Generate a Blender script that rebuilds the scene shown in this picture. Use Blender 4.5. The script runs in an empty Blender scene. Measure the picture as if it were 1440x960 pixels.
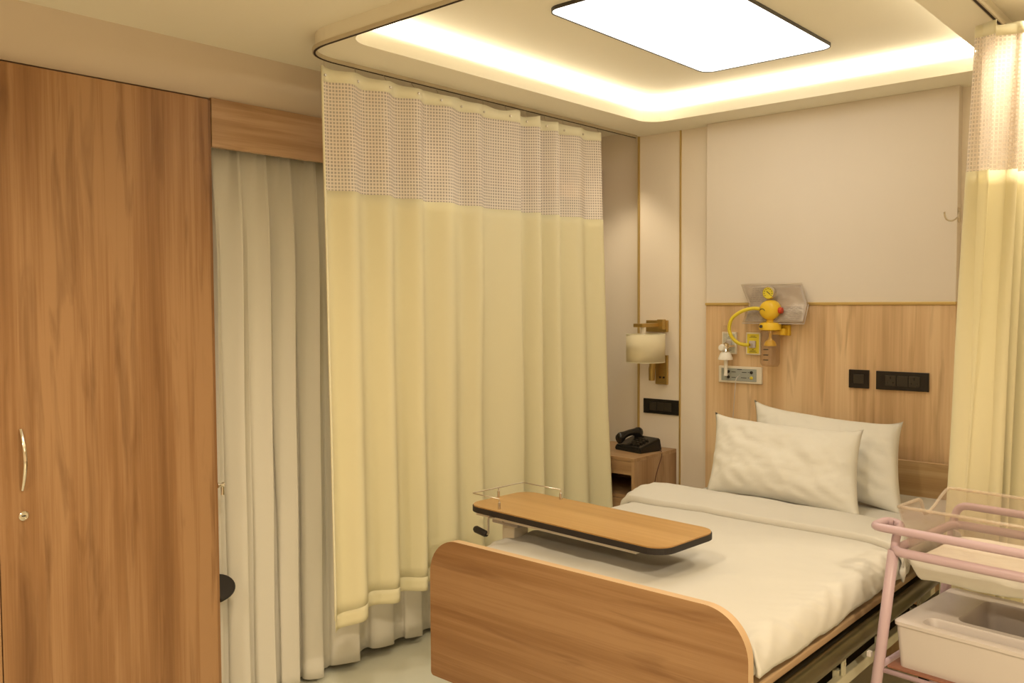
import bpy, bmesh, math, random
from mathutils import Vector, Matrix, noise
PI = math.pi
S = bpy.context.scene
C = S.collection

# ---------------------------------------------------------------- camera
yaw, pitch, roll = 0.724622, -0.0431216, -0.0052212
fwd = Vector((-math.sin(yaw)*math.cos(pitch), math.cos(yaw)*math.cos(pitch), math.sin(pitch)))
rt = Vector((math.cos(yaw), math.sin(yaw), 0)); up = rt.cross(fwd)
r2 = math.cos(roll)*rt + math.sin(roll)*up; u2 = -math.sin(roll)*rt + math.cos(roll)*up
cd = bpy.data.cameras.new('camera'); cam = bpy.data.objects.new('camera', cd); C.objects.link(cam)
cd.sensor_width = 36; cd.lens = 1232.08/1440*36; cd.clip_start = 0.02
M = Matrix((r2, u2, -fwd)).transposed().to_4x4(); M.translation = Vector((0, 0, 1.55)); cam.matrix_world = M
S.camera = cam

# ---------------------------------------------------------------- light and exposure
w = bpy.data.worlds.new('world'); S.world = w; w.use_nodes = True
w.node_tree.nodes['Background'].inputs[0].default_value = (1, .72, .42, 1)
w.node_tree.nodes['Background'].inputs[1].default_value = 0.05
S.view_settings.view_transform = 'Standard'; S.view_settings.look = 'None'
S.view_settings.gamma = 1; S.view_settings.exposure = 0.17; S.view_settings.use_curve_mapping = False
WARM = (1.0, .84, .60)
PANEL_E, STRIP_E, DOWN_W = 3.2, 6.6, 26.0

# ---------------------------------------------------------------- materials
def mat(name, col=(.8, .8, .8), rough=.5, metal=0, spec=None, **kw):
    m = bpy.data.materials.new(name); m.use_nodes = True
    b = m.node_tree.nodes['Principled BSDF']
    b.inputs['Base Color'].default_value = (*col, 1); b.inputs['Roughness'].default_value = rough
    b.inputs['Metallic'].default_value = metal
    if spec is not None: b.inputs['Specular IOR Level'].default_value = spec
    for k, v in kw.items(): b.inputs[k.replace('_', ' ')].default_value = v
    return m
def N(m, t, **kw):
    n = m.node_tree.nodes.new(t)
    for k, v in kw.items(): setattr(n, k, v)
    return n
def L(m, a, b): m.node_tree.links.new(a, b)
def bumpy(m, scale=60, strength=.1, dist=.002, stretch=(1, 1, 1), detail=3):
    tc = N(m, 'ShaderNodeTexCoord'); mp = N(m, 'ShaderNodeMapping'); mp.inputs['Scale'].default_value = stretch
    nz = N(m, 'ShaderNodeTexNoise'); nz.inputs['Scale'].default_value = scale; nz.inputs['Detail'].default_value = detail
    bp = N(m, 'ShaderNodeBump'); bp.inputs['Strength'].default_value = strength; bp.inputs['Distance'].default_value = dist
    L(m, tc.outputs['Object'], mp.inputs[0]); L(m, mp.outputs[0], nz.inputs['Vector']); L(m, nz.outputs[0], bp.inputs['Height'])
    L(m, bp.outputs[0], m.node_tree.nodes['Principled BSDF'].inputs['Normal'])
    return m
def mottled(name, c1, c2, scale=3, rough=.6, bump=.05, **kw):
    m = mat(name, c1, rough, **kw); b = m.node_tree.nodes['Principled BSDF']
    tc = N(m, 'ShaderNodeTexCoord'); nz = N(m, 'ShaderNodeTexNoise'); nz.inputs['Scale'].default_value = scale; nz.inputs['Detail'].default_value = 4
    cr = N(m, 'ShaderNodeValToRGB'); cr.color_ramp.elements[0].position = .35; cr.color_ramp.elements[1].position = .65
    cr.color_ramp.elements[0].color = (*c1, 1); cr.color_ramp.elements[1].color = (*c2, 1)
    L(m, tc.outputs['Object'], nz.inputs['Vector']); L(m, nz.outputs[0], cr.inputs[0]); L(m, cr.outputs[0], b.inputs['Base Color'])
    n2 = N(m, 'ShaderNodeTexNoise'); n2.inputs['Scale'].default_value = 90
    bp = N(m, 'ShaderNodeBump'); bp.inputs['Strength'].default_value = bump; bp.inputs['Distance'].default_value = .002
    L(m, tc.outputs['Object'], n2.inputs['Vector']); L(m, n2.outputs[0], bp.inputs['Height']); L(m, bp.outputs[0], b.inputs['Normal'])
    return m
def wood(name, axis, dark, mid, light, rough=.42, seed=0., knot=.55):
    """laminate with grain along axis (0,1,2)"""
    m = mat(name, mid, rough, spec=.35); b = m.node_tree.nodes['Principled BSDF']
    tc = N(m, 'ShaderNodeTexCoord')
    def nz(across, along, detail=4, dist=0., off=0.):
        mp = N(m, 'ShaderNodeMapping'); s = [across]*3; s[axis] = along
        mp.inputs['Scale'].default_value = s; mp.inputs['Location'].default_value = (seed+off, seed*1.7+off, seed*.6-off)
        n = N(m, 'ShaderNodeTexNoise'); n.inputs['Scale'].default_value = 1; n.inputs['Detail'].default_value = detail
        n.inputs['Distortion'].default_value = dist
        L(m, tc.outputs['Object'], mp.inputs[0]); L(m, mp.outputs[0], n.inputs['Vector']); return n.outputs[0]
    broad = nz(9, .5, 2); fine = nz(70, 1.6, 5, .3, 3.); pat = nz(20, 2.0, 4, .7, 9.); vf = nz(260, 5, 3, 0, 5.)
    def math_(op, a, bb, c=None):
        n = N(m, 'ShaderNodeMath', operation=op)
        for i, v in enumerate((a, bb) + ((c,) if c is not None else ())):
            if isinstance(v, (int, float)): n.inputs[i].default_value = v
            else: L(m, v, n.inputs[i])
        return n.outputs[0]
    s1 = math_('MULTIPLY_ADD', broad, 1.1, math_('MULTIPLY', fine, .42))
    s1 = math_('ADD', s1, math_('MULTIPLY', vf, .18))      # mean ~ .85
    cr = N(m, 'ShaderNodeValToRGB'); e = cr.color_ramp.elements
    e[0].position = .62; e[0].color = (*[dark[i]*.5+mid[i]*.5 for i in range(3)], 1)
    e[1].position = 1.05 if False else 1.0; e[1].color = (*light, 1)
    k = e.new(.84); k.color = (*mid, 1)
    L(m, s1, cr.inputs[0])
    kr = N(m, 'ShaderNodeValToRGB'); kr.color_ramp.elements[0].position = knot; kr.color_ramp.elements[1].position = knot+.22
    L(m, pat, kr.inputs[0])
    mx = N(m, 'ShaderNodeMix', data_type='RGBA'); mx.inputs['B'].default_value = (*dark, 1)
    L(m, cr.outputs[0], mx.inputs['A']); L(m, math_('MULTIPLY', kr.outputs[0], .75), mx.inputs['Factor'])
    L(m, mx.outputs['Result'], b.inputs['Base Color'])
    bp = N(m, 'ShaderNodeBump'); bp.inputs['Strength'].default_value = .08; bp.inputs['Distance'].default_value = .001
    L(m, fine, bp.inputs['Height']); L(m, bp.outputs[0], b.inputs['Normal'])
    return m
def emit(name, col, s):
    m = bpy.data.materials.new(name); m.use_nodes = True; nt = m.node_tree; nt.nodes.clear()
    e = nt.nodes.new('ShaderNodeEmission'); e.inputs[0].default_value = (*col, 1); e.inputs[1].default_value = s
    o = nt.nodes.new('ShaderNodeOutputMaterial'); nt.links.new(e.outputs[0], o.inputs[0]); return m
def cloth(name, col, trans=.35, weave=900, rough=.85):
    m = mat(name, col, rough, spec=.15); nt = m.node_tree; b = nt.nodes['Principled BSDF']; out = nt.nodes['Material Output']
    t = N(m, 'ShaderNodeBsdfTranslucent'); t.inputs[0].default_value = (*col, 1)
    mx = N(m, 'ShaderNodeMixShader'); mx.inputs[0].default_value = trans
    L(m, b.outputs[0], mx.inputs[1]); L(m, t.outputs[0], mx.inputs[2]); L(m, mx.outputs[0], out.inputs[0])
    tc = N(m, 'ShaderNodeTexCoord'); nz = N(m, 'ShaderNodeTexNoise'); nz.inputs['Scale'].default_value = 14; nz.inputs['Detail'].default_value = 5
    bp = N(m, 'ShaderNodeBump'); bp.inputs['Strength'].default_value = .25; bp.inputs['Distance'].default_value = .004
    L(m, tc.outputs['Object'], nz.inputs['Vector']); L(m, nz.outputs[0], bp.inputs['Height']); L(m, bp.outputs[0], b.inputs['Normal'])
    return m
def netting(name, col, cell=.0125, hole=.31):
    m = cloth(name, col, .2); nt = m.node_tree; out = nt.nodes['Material Output']
    prev = out.inputs[0].links[0].from_socket
    tc = N(m, 'ShaderNodeTexCoord'); sp = N(m, 'ShaderNodeSeparateXYZ'); L(m, tc.outputs['UV'], sp.inputs[0])
    def inside(sock):
        a = N(m, 'ShaderNodeMath', operation='MULTIPLY'); a.inputs[1].default_value = 1/cell; L(m, sock, a.inputs[0])
        f = N(m, 'ShaderNodeMath', operation='FRACT'); L(m, a.outputs[0], f.inputs[0])
        s = N(m, 'ShaderNodeMath', operation='SUBTRACT'); s.inputs[1].default_value = .5; L(m, f.outputs[0], s.inputs[0])
        ab = N(m, 'ShaderNodeMath', operation='ABSOLUTE'); L(m, s.outputs[0], ab.inputs[0])
        lt = N(m, 'ShaderNodeMath', operation='LESS_THAN'); lt.inputs[1].default_value = hole; L(m, ab.outputs[0], lt.inputs[0]); return lt.outputs[0]
    mu = N(m, 'ShaderNodeMath', operation='MULTIPLY'); L(m, inside(sp.outputs[0]), mu.inputs[0]); L(m, inside(sp.outputs[1]), mu.inputs[1])
    m2 = N(m, 'ShaderNodeMath', operation='MULTIPLY'); m2.inputs[1].default_value = .5; L(m, mu.outputs[0], m2.inputs[0])
    tr = N(m, 'ShaderNodeBsdfTransparent'); mx = N(m, 'ShaderNodeMixShader')
    L(m, m2.outputs[0], mx.inputs[0]); L(m, prev, mx.inputs[1]); L(m, tr.outputs[0], mx.inputs[2]); L(m, mx.outputs[0], out.inputs[0])
    return m
def clear(name, tint, ior=1.45, rough=.03, haze=.06):
    m = bpy.data.materials.new(name); m.use_nodes = True; nt = m.node_tree; nt.nodes.clear()
    out = nt.nodes.new('ShaderNodeOutputMaterial'); t = nt.nodes.new('ShaderNodeBsdfTransparent'); t.inputs[0].default_value = (*tint, 1)
    g = nt.nodes.new('ShaderNodeBsdfGlossy'); g.inputs['Roughness'].default_value = rough
    d = nt.nodes.new('ShaderNodeBsdfDiffuse'); d.inputs[0].default_value = (.75, .68, .62, 1)
    m1 = nt.nodes.new('ShaderNodeMixShader'); m1.inputs[0].default_value = haze
    nt.links.new(t.outputs[0], m1.inputs[1]); nt.links.new(d.outputs[0], m1.inputs[2])
    lw = nt.nodes.new('ShaderNodeLayerWeight'); lw.inputs[0].default_value = .5
    pw = nt.nodes.new('ShaderNodeMath'); pw.operation = 'POWER'; pw.inputs[1].default_value = 4; nt.links.new(lw.outputs['Facing'], pw.inputs[0])
    fr = nt.nodes.new('ShaderNodeMath'); fr.operation = 'MULTIPLY_ADD'; fr.inputs[1].default_value = .35; fr.inputs[2].default_value = (ior-1)**2/(ior+1)**2
    nt.links.new(pw.outputs[0], fr.inputs[0])
    m2 = nt.nodes.new('ShaderNodeMixShader'); nt.links.new(fr.outputs[0], m2.inputs[0])
    nt.links.new(m1.outputs[0], m2.inputs[1]); nt.links.new(g.outputs[0], m2.inputs[2]); nt.links.new(m2.outputs[0], out.inputs[0])
    return m

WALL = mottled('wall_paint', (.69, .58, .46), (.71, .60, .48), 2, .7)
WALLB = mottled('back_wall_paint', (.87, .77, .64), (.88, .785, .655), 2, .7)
WALLW = mottled('wall_panel_paint', (.77, .69, .59), (.79, .71, .61), 2, .65)
CEIL = mottled('ceiling_paint', (.89, .84, .70), (.90, .85, .71), 2, .8)
FLOOR = mottled('vinyl_floor', (.84, .84, .70), (.87, .87, .73), 4, .22, .02)
BRASS = bumpy(mat('brushed_brass', (.52, .36, .12), .35, .9), 200, .05)
GOLDTRIM = mat('gold_trim', (.62, .45, .17), .4, .6)
WOODV = wood('oak_laminate_vertical', 2, (.16, .07, .024), (.34, .175, .074), (.44, .25, .12), seed=2.3)
WOODP = wood('oak_laminate_headwall', 2, (.40, .24, .115), (.70, .48, .27), (.79, .58, .35), seed=6.1, knot=.56)
WOODH = wood('oak_laminate_horizontal', 0, (.14, .06, .022), (.275, .145, .062), (.35, .20, .095), seed=4.4, knot=.56)
WOODHB = wood('oak_laminate_headboard', 0, (.26, .14, .05), (.47, .31, .15), (.56, .39, .21), seed=7.7)
WOODHY = wood('oak_laminate_pelmet', 1, (.28, .15, .065), (.44, .27, .14), (.56, .36, .21), seed=1.2, knot=.58)
WOODN = wood('oak_laminate_nightstand', 2, (.2, .1, .04), (.40, .24, .12), (.48, .31, .17), seed=8.1)
WOODN2 = wood('oak_laminate_nightstand_top', 0, (.24, .13, .06), (.42, .26, .13), (.5, .33, .18), seed=3.1)
WOODT = wood('table_laminate', 0, (.36, .19, .06), (.47, .27, .095), (.52, .31, .12), rough=.3, seed=5., knot=.75)
BAND = mat('light_edge_banding', (.62, .42, .24), .4)
CURT = cloth('cream_grey_curtain_fabric', (.92, .88, .79), .15)
YEL = cloth('pale_yellow_curtain_fabric', (.93, .87, .62), .3)
HEM = cloth('yellow_hem_fabric', (.93, .88, .66), .15)
NET = netting('curtain_netting', (.88, .80, .72))
LINEN = bumpy(mat('white_linen', (.64, .61, .555), .8, spec=.2), 9, .25, .01, detail=5)
PILLOW = bumpy(mat('pillow_cotton', (.73, .70, .63), .85, spec=.2), 10, .3, .012, detail=4)
WHITEP = mat('white_plastic', (.57, .51, .48), .4)
FLOWW = mat('white_flowmeter_plastic', (.88, .84, .76), .3)
CREAMP = mat('cream_plastic', (.82, .75, .62), .4)
GREYP = mat('grey_label', (.38, .40, .37), .35)
BLACK = mat('black_plastic', (.012, .010, .008), .25)
BLACK2 = mat('black_insert', (.035, .028, .018), .35)
RUBBER = mat('black_rubber', (.02, .015, .012), .6)
YELP = mat('yellow_plastic', (.85, .55, .03), .35)
YELL = mat('yellow_label', (.80, .66, .05), .4)
RED = mat('red_plastic', (.6, .06, .02), .4)
STEEL = mat('brushed_steel', (.62, .56, .47), .28, 1)
CHROME = mat('chrome', (.75, .70, .6), .12, 1)
BRONZE = bumpy(mat('bronze_rail', (.13, .105, .045), .3, .6), 80, .05)
BEIGEM = mat('cream_painted_metal', (.52, .48, .33), .4)
DARKM = mat('dark_metal', (.05, .04, .025), .5, .3)
MAUVE = bumpy(mat('mauve_painted_metal', (.50, .36, .40), .35), 120, .05)
ACRYL = clear('clear_acrylic', (.95, .92, .90), haze=.08)
CLEARJ = clear('clear_jar', (.95, .92, .88), haze=.03)
PLASTIC_SLEEVE = clear('plastic_sleeve', (.93, .90, .86), haze=.10, rough=.12)
PAPER = mottled('printed_paper', (.62, .56, .51), (.68, .62, .57), 40, .5)
SHADE = cloth('lamp_shade_fabric', (.88, .80, .58), .3)
SHADOWGAP = mat('dark_slot', (.03, .015, .008), .8)
TRACKM = mat('aluminium_track', (.62, .54, .40), .4, .4)
INK = mat('dark_ink', (.05, .04, .04), .6)
PANEL = emit('light_panel_diffuser', (1, .96, .88), PANEL_E)
STRIP = emit('led_strip_diffuser', (1, .86, .62), STRIP_E)
BULB = emit('downlight_lens', (1, .85, .6), 30)

# ---------------------------------------------------------------- helpers
def link(name, bm, m, parent=None, smooth=False, uv=None):
    me = bpy.data.meshes.new(name); bmesh.ops.recalc_face_normals(bm, faces=bm.faces) if smooth != 'keep' else None
    bm.to_mesh(me); bm.free()
    for x in (m if isinstance(m, (list, tuple)) else [m]): me.materials.append(x)
    if smooth:
        for p in me.polygons: p.use_smooth = True
        if smooth == 'auto':
            try: me.set_sharp_from_angle(angle=math.radians(40))
            except Exception: pass
    o = bpy.data.objects.new(name, me); C.objects.link(o)
    if parent: o.parent = parent
    return o
def tag(o, label=None, cat=None, group=None, kind=None):
    if label: o['label'] = label
    if cat: o['category'] = cat
    if group: o['group'] = group
    if kind: o['kind'] = kind
    return o
def thing(name, label, cat, loc=(0, 0, 0), rz=0, group=None):
    o = bpy.data.objects.new(name, None); C.objects.link(o); o.location = loc; o.rotation_euler = (0, 0, rz)
    o.empty_display_size = .05
    return tag(o, label, cat, group)
def box(bm, x0, x1, y0, y1, z0, z1, mi=0, bev=0, seg=2):
    b = bmesh.new() if bev else bm
    vs = [b.verts.new((x, y, z)) for z in (z0, z1) for y in (y0, y1) for x in (x0, x1)]
    fs = [b.faces.new([vs[i] for i in f]) for f in ((0, 2, 3, 1), (4, 5, 7, 6), (0, 1, 5, 4), (2, 6, 7, 3), (0, 4, 6, 2), (1, 3, 7, 5))]
    for f in fs: f.material_index = mi
    if bev:
        bmesh.ops.bevel(b, geom=b.edges[:], offset=bev, segments=seg, affect='EDGES', profile=.5)
        for f in b.faces: f.material_index = mi
        t = bpy.data.meshes.new('t'); b.to_mesh(t); b.free(); bm.from_mesh(t); bpy.data.meshes.remove(t)
    return bm
def bx(*a, **k): return box(bmesh.new(), *a, **k)
def smooth_path(pts, r=.03, n=5):
    """round the corners of a polyline"""
    pts = [Vector(p) for p in pts]; out = [pts[0]]
    for i in range(1, len(pts)-1):
        a, b, c = pts[i-1], pts[i], pts[i+1]; d1 = (a-b); d2 = (c-b); rr = min(r, d1.length*.49, d2.length*.49)
        p = b+d1.normalized()*rr; q = b+d2.normalized()*rr
        for k in range(n+1):
            t = k/n; out.append(p*(1-t)**2 + b*2*t*(1-t) + q*t*t)
    out.append(pts[-1]); return out
def tube(bm, pts, r, seg=10, closed=False, cap=True, mi=0):
    pts = [Vector(p) for p in pts]; n = len(pts); rings = []; ref = None
    for i, p in enumerate(pts):
        if closed: t = pts[(i+1) % n]-pts[i-1]
        else: t = pts[min(i+1, n-1)]-pts[max(i-1, 0)]
        t.normalize()
        if ref is None:
            ref = t.orthogonal().normalized()
        ref = (ref - t*ref.dot(t)).normalized(); bn = t.cross(ref)
        rr = r[i] if isinstance(r, (list, tuple)) else r
        rings.append([bm.verts.new(p+(ref*math.cos(a)+bn*math.sin(a))*rr) for a in [2*PI*k/seg for k in range(seg)]])
    m = n if closed else n-1
    for i in range(m):
        A, B = rings[i], rings[(i+1) % n]
        for k in range(seg):
            f = bm.faces.new((A[k], A[(k+1) % seg], B[(k+1) % seg], B[k])); f.material_index = mi
    if cap and not closed:
        for R in (rings[0], rings[-1][::-1]):
            f = bm.faces.new(R[::-1]); f.material_index = mi
    return bm
def lathe(bm, prof, c=(0, 0, 0), axis='Z', seg=24, mi=0, capped=True):
    c = Vector(c); rings = []
    for r, h in prof:
        ring = []
        for k in range(seg):
            a = 2*PI*k/seg; x, y = r*math.cos(a), r*math.sin(a)
            v = {'Z': (x, y, h), 'Y': (x, h, y), 'X': (h, x, y)}[axis]
            ring.append(bm.verts.new(c+Vector(v)))
        rings.append(ring)
    for A, B in zip(rings, rings[1:]):
        for k in range(seg):
            f = bm.faces.new((A[k], A[(k+1) % seg], B[(k+1) % seg], B[k])); f.material_index = mi
    if capped:
        for R in (rings[0], rings[-1]):
            try: f = bm.faces.new(R); f.material_index = mi
            except Exception: pass
    return bm
def rrect(x0, x1, y0, y1, r, n=8):
    """counter-clockwise outline; r one radius or four (bl, br, tr, tl)"""
    rs = r if isinstance(r, (list, tuple)) else [r]*4; out = []
    for (cx, cy, sx, sy, a0, rr) in ((x0, y0, 1, 1, PI, rs[0]), (x1, y0, -1, 1, 1.5*PI, rs[1]), (x1, y1, -1, -1, 0, rs[2]), (x0, y1, 1, -1, .5*PI, rs[3])):
        if rr <= 0: out.append((cx, cy)); continue
        for k in range(n+1):
            a = a0+.5*PI*k/n; out.append((cx+sx*rr+rr*math.cos(a), cy+sy*rr+rr*math.sin(a)))
    return out
def prism(bm, outl, a, b, plane='XY', mi_cap=0, mi_side=0):
    f = {'XY': lambda u, v, h: (u, v, h), 'XZ': lambda u, v, h: (u, h, v), 'YZ': lambda u, v, h: (h, u, v)}[plane]
    A = [bm.verts.new(f(u, v, a)) for u, v in outl]; B = [bm.verts.new(f(u, v, b)) for u, v in outl]
    for R in (A, B): q = bm.faces.new(R); q.material_index = mi_cap
    n = len(outl)
    for i in range(n): q = bm.faces.new((A[i], A[(i+1) % n], B[(i+1) % n], B[i])); q.material_index = mi_side
    return bm
def ring_prism(bm, outer, inner, z0, z1, mi=0, side_mi=None):
    """flat frame between two outlines with equal vertex count"""
    n = len(outer); V = {}
    for k, o in (('o', outer), ('i', inner)):
        for z in (z0, z1): V[k, z] = [bm.verts.new((x, y, z)) for x, y in o]
    for i in range(n):
        j = (i+1) % n
        for q in ((V['o', z0][i], V['o', z0][j], V['i', z0][j], V['i', z0][i]), (V['o', z1][i], V['o', z1][j], V['i', z1][j], V['i', z1][i]),
                  (V['o', z0][i], V['o', z0][j], V['o', z1][j], V['o', z1][i]), (V['i', z0][i], V['i', z0][j], V['i', z1][j], V['i', z1][i])):
            f = bm.faces.new(q); f.material_index = mi
    return bm
def grid_surface(nu, nv, fn, uvfn=None, thick=0):
    bm = bmesh.new(); uvl = bm.loops.layers.uv.new('uv') if uvfn else None
    V = [[bm.verts.new(fn(i/nu, j/nv)) for j in range(nv+1)] for i in range(nu+1)]
    for i in range(nu):
        for j in range(nv):
            f = bm.faces.new((V[i][j], V[i+1][j], V[i+1][j+1], V[i][j+1]))
            if uvl:
                for l, (a, b) in zip(f.loops, ((i, j), (i+1, j), (i+1, j+1), (i, j+1))): l[uvl].uv = uvfn(a/nu, b/nv)
    return bm
def solid(o, t, off=0):
    m = o.modifiers.new('thickness', 'SOLIDIFY'); m.thickness = t; m.offset = off; return o
def nz(x, y=0, z=0): return noise.noise(Vector((x, y, z)))
def sstep(a, b, x): t = max(0, min(1, (x-a)/(b-a))); return t*t*(3-2*t)

# ================================================================ THE ROOM
CZ, SZ, TZ = 2.465, 2.42, 2.535       # ceiling, dropped soffit, tray ceiling
XL, XR, YB, YF = -3.2, 1.7, 3.92, -1.7
tag(link('floor', bx(XL, XR, YF, 4.25, -.1, 0), FLOOR), kind='structure')
# ceiling: opening above the tray
bm = bmesh.new()
for a in ((XL, -2.5, YF, 4.25), (-.75, XR, YF, 4.25), (-2.5, -.75, YF, 1.86), (-2.5, -.75, 3.8, 4.25)): box(bm, *a, CZ, CZ+.15)
ceil = tag(link('ceiling', bm, CEIL), kind='structure')
bm = bmesh.new(); ro = [.17, .17, .02, .02]
ring_prism(bm, rrect(-2.565, -.70, 1.785, YB, ro, 10), rrect(-2.345, -.83, 1.80+.02, 3.665, .10, 10), SZ, TZ)
soffit = tag(link('dropped_soffit', bm, CEIL, ceil), 'dropped ceiling border around the lit recess')
bm = bx(-2.46, -.76, 1.80, 3.78, TZ, TZ+.06)
tray = link('tray_ceiling', bm, CEIL, ceil)
# walls
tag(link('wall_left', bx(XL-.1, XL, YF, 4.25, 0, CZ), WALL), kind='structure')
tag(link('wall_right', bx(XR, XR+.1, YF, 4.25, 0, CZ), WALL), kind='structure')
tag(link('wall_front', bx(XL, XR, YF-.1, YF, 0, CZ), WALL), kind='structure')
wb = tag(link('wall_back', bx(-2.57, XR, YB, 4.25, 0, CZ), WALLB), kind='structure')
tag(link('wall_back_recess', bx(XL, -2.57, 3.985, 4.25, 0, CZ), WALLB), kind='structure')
link('raised_panel', bx(-2.147, -1.012, 3.87, YB, 1.548, SZ, bev=.002), WALLW, wb)
wp = link('wood_panel', bx(-2.147, -1.012, 3.868, YB, 0, 1.536, bev=.0015), WOODP, wb)
wp['label'] = 'oak laminate lower panel behind the bed'
link('panel_cap_strip', bx(-2.149, -1.010, 3.862, YB, 1.536, 1.549, bev=.002), GOLDTRIM, wb)
tag(link('wall_bulkhead', bx(XL, -2.87, YF, 3.985, 2.28, CZ), WALL), kind='structure')
tag(link('trim_1', bx(-2.576, -2.566, 3.912, 3.922, 0, SZ), GOLDTRIM), kind='structure')
tag(link('trim_2', bx(-2.325, -2.317, 3.914, 3.92, 0, SZ), GOLDTRIM), kind='structure')
tag(link('baseboard_back', bx(-2.14, XR, 3.855, 3.868, 0, .09, bev=.002) if False else bx(-1.0, XR, 3.907, YB, 0, .09, bev=.002), CREAMP), kind='structure')

# ================================================================ CEILING LIGHTS
lp = thing('ceiling_light_panel', 'large square-cornered white ceiling light panel glowing in the middle of the recess', 'ceiling light', (-1.605, 2.84, TZ))
W2, H2 = .275, .535
link('frame', ring_prism(bmesh.new(), rrect(-W2-.004, W2+.004, -H2-.004, H2+.004, .054, 8), rrect(-W2+.0, W2, -H2, H2, .05, 8), -.012, 0), DARKM, lp)
link('diffuser', prism(bmesh.new(), rrect(-W2, W2, -H2, H2, .05, 8), -.009, -.001), PANEL, lp)
cs = thing('cove_light_strip', 'warm LED strip glowing around the inside edge of the ceiling recess', 'strip light', (0, 0, 0))
oi = rrect(-2.345, -.83, 1.82, 3.665, .10, 10)
def inset(d): return rrect(-2.345+d, -.83-d, 1.82+d, 3.665-d, .10-d, 10)
link('strip_diffuser', ring_prism(bmesh.new(), inset(.001), inset(.008), TZ-.056, TZ-.0005), STRIP, cs)
def downlight(x, y, label, W=DOWN_W, cone=120, lens=None):  # builds the visible fitting and the added fill lamps alike
    t = thing('downlight', label, 'ceiling light', (x, y, CZ), group=None)
    link('trim_ring', lathe(bmesh.new(), [(.058, 0), (.058, -.006), (.050, -.009), (.044, -.006), (.044, 0)], seg=32), STEEL, t, 'auto')
    link('lens', lathe(bmesh.new(), [(.0435, -.004), (.0435, -.001)], seg=32), lens or BULB, t)
    ld = bpy.data.lights.new('downlight_or_fill_lamp', 'SPOT'); ld.energy = W; ld.color = WARM; ld.spot_size = math.radians(cone); ld.spot_blend = .6; ld.shadow_soft_size = .045
    lo = bpy.data.objects.new('downlight_or_fill_lamp', ld); C.objects.link(lo); lo.parent = t; lo.location = (0, 0, -.012)
downlight(-.50, 2.98, 'small round recessed downlight above the right-hand curtain', 38, 120)
downlight(-1.3, .95, 'added unseen fill downlight between the wardrobe and the bed foot', 46, 165)  # this and the next three: out-of-view lamps added as general fill
downlight(-1.3, -.7, 'added unseen fill downlight nearest the left end of the room front', 68, 165)
downlight(.5, .9, 'added unseen fill downlight on the right side of the room', 150, 165)
downlight(.5, -.7, 'added unseen fill downlight in the front right corner of the room', 95, 165)
DIM = emit('fill_downlight_lens', (1, .85, .6), 1.2)  # weak lens for the two lamps added behind the curtain
downlight(-2.64, 3.66, 'added hidden fill downlight behind the yellow curtain, nearest the back wall', 17, 88, DIM)  # added out of sight above the soffit edge to brighten the recess wall
downlight(-2.64, 2.45, 'added hidden fill downlight behind the yellow curtain, nearest the wardrobe', 15, 44, DIM)  # added out of sight to brighten the floor and window curtain

# ================================================================ CURTAIN TRACK AND CURTAINS
tr = thing('curtain_track', 'slim metal curtain track around the edge of the dropped ceiling', 'curtain track')
path = [(-2.56, 3.87, 0), (-2.56, 1.79, 0), (-.69, 1.79, 0), (-.69, 3.86, 0)]
pp = smooth_path(path, .17, 12)
bm = bmesh.new()
def rect_sweep(bm, pts, hw, z0, z1):
    pts = [Vector(p) for p in pts]; R = []
    for i, p in enumerate(pts):
        t = (pts[min(i+1, len(pts)-1)]-pts[max(i-1, 0)]).normalized(); n = Vector((-t.y, t.x, 0))
        R.append([bm.verts.new((p.x+n.x*a, p.y+n.y*a, z)) for a, z in ((-hw, z0), (hw, z0), (hw, z1), (-hw, z1))])
    for A, B in zip(R, R[1:]):
        for k in range(4): bm.faces.new((A[k], A[(k+1) % 4], B[(k+1) % 4], B[k]))
    for q in (R[0], R[-1]): bm.faces.new(q)
    return bm
link('rail', rect_sweep(bm, pp, .008, 2.407, SZ-.0005), TRACKM, tr)
link('slot', rect_sweep(bmesh.new(), pp, .0035, 2.4055, 2.409), SHADOWGAP, tr)

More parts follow.
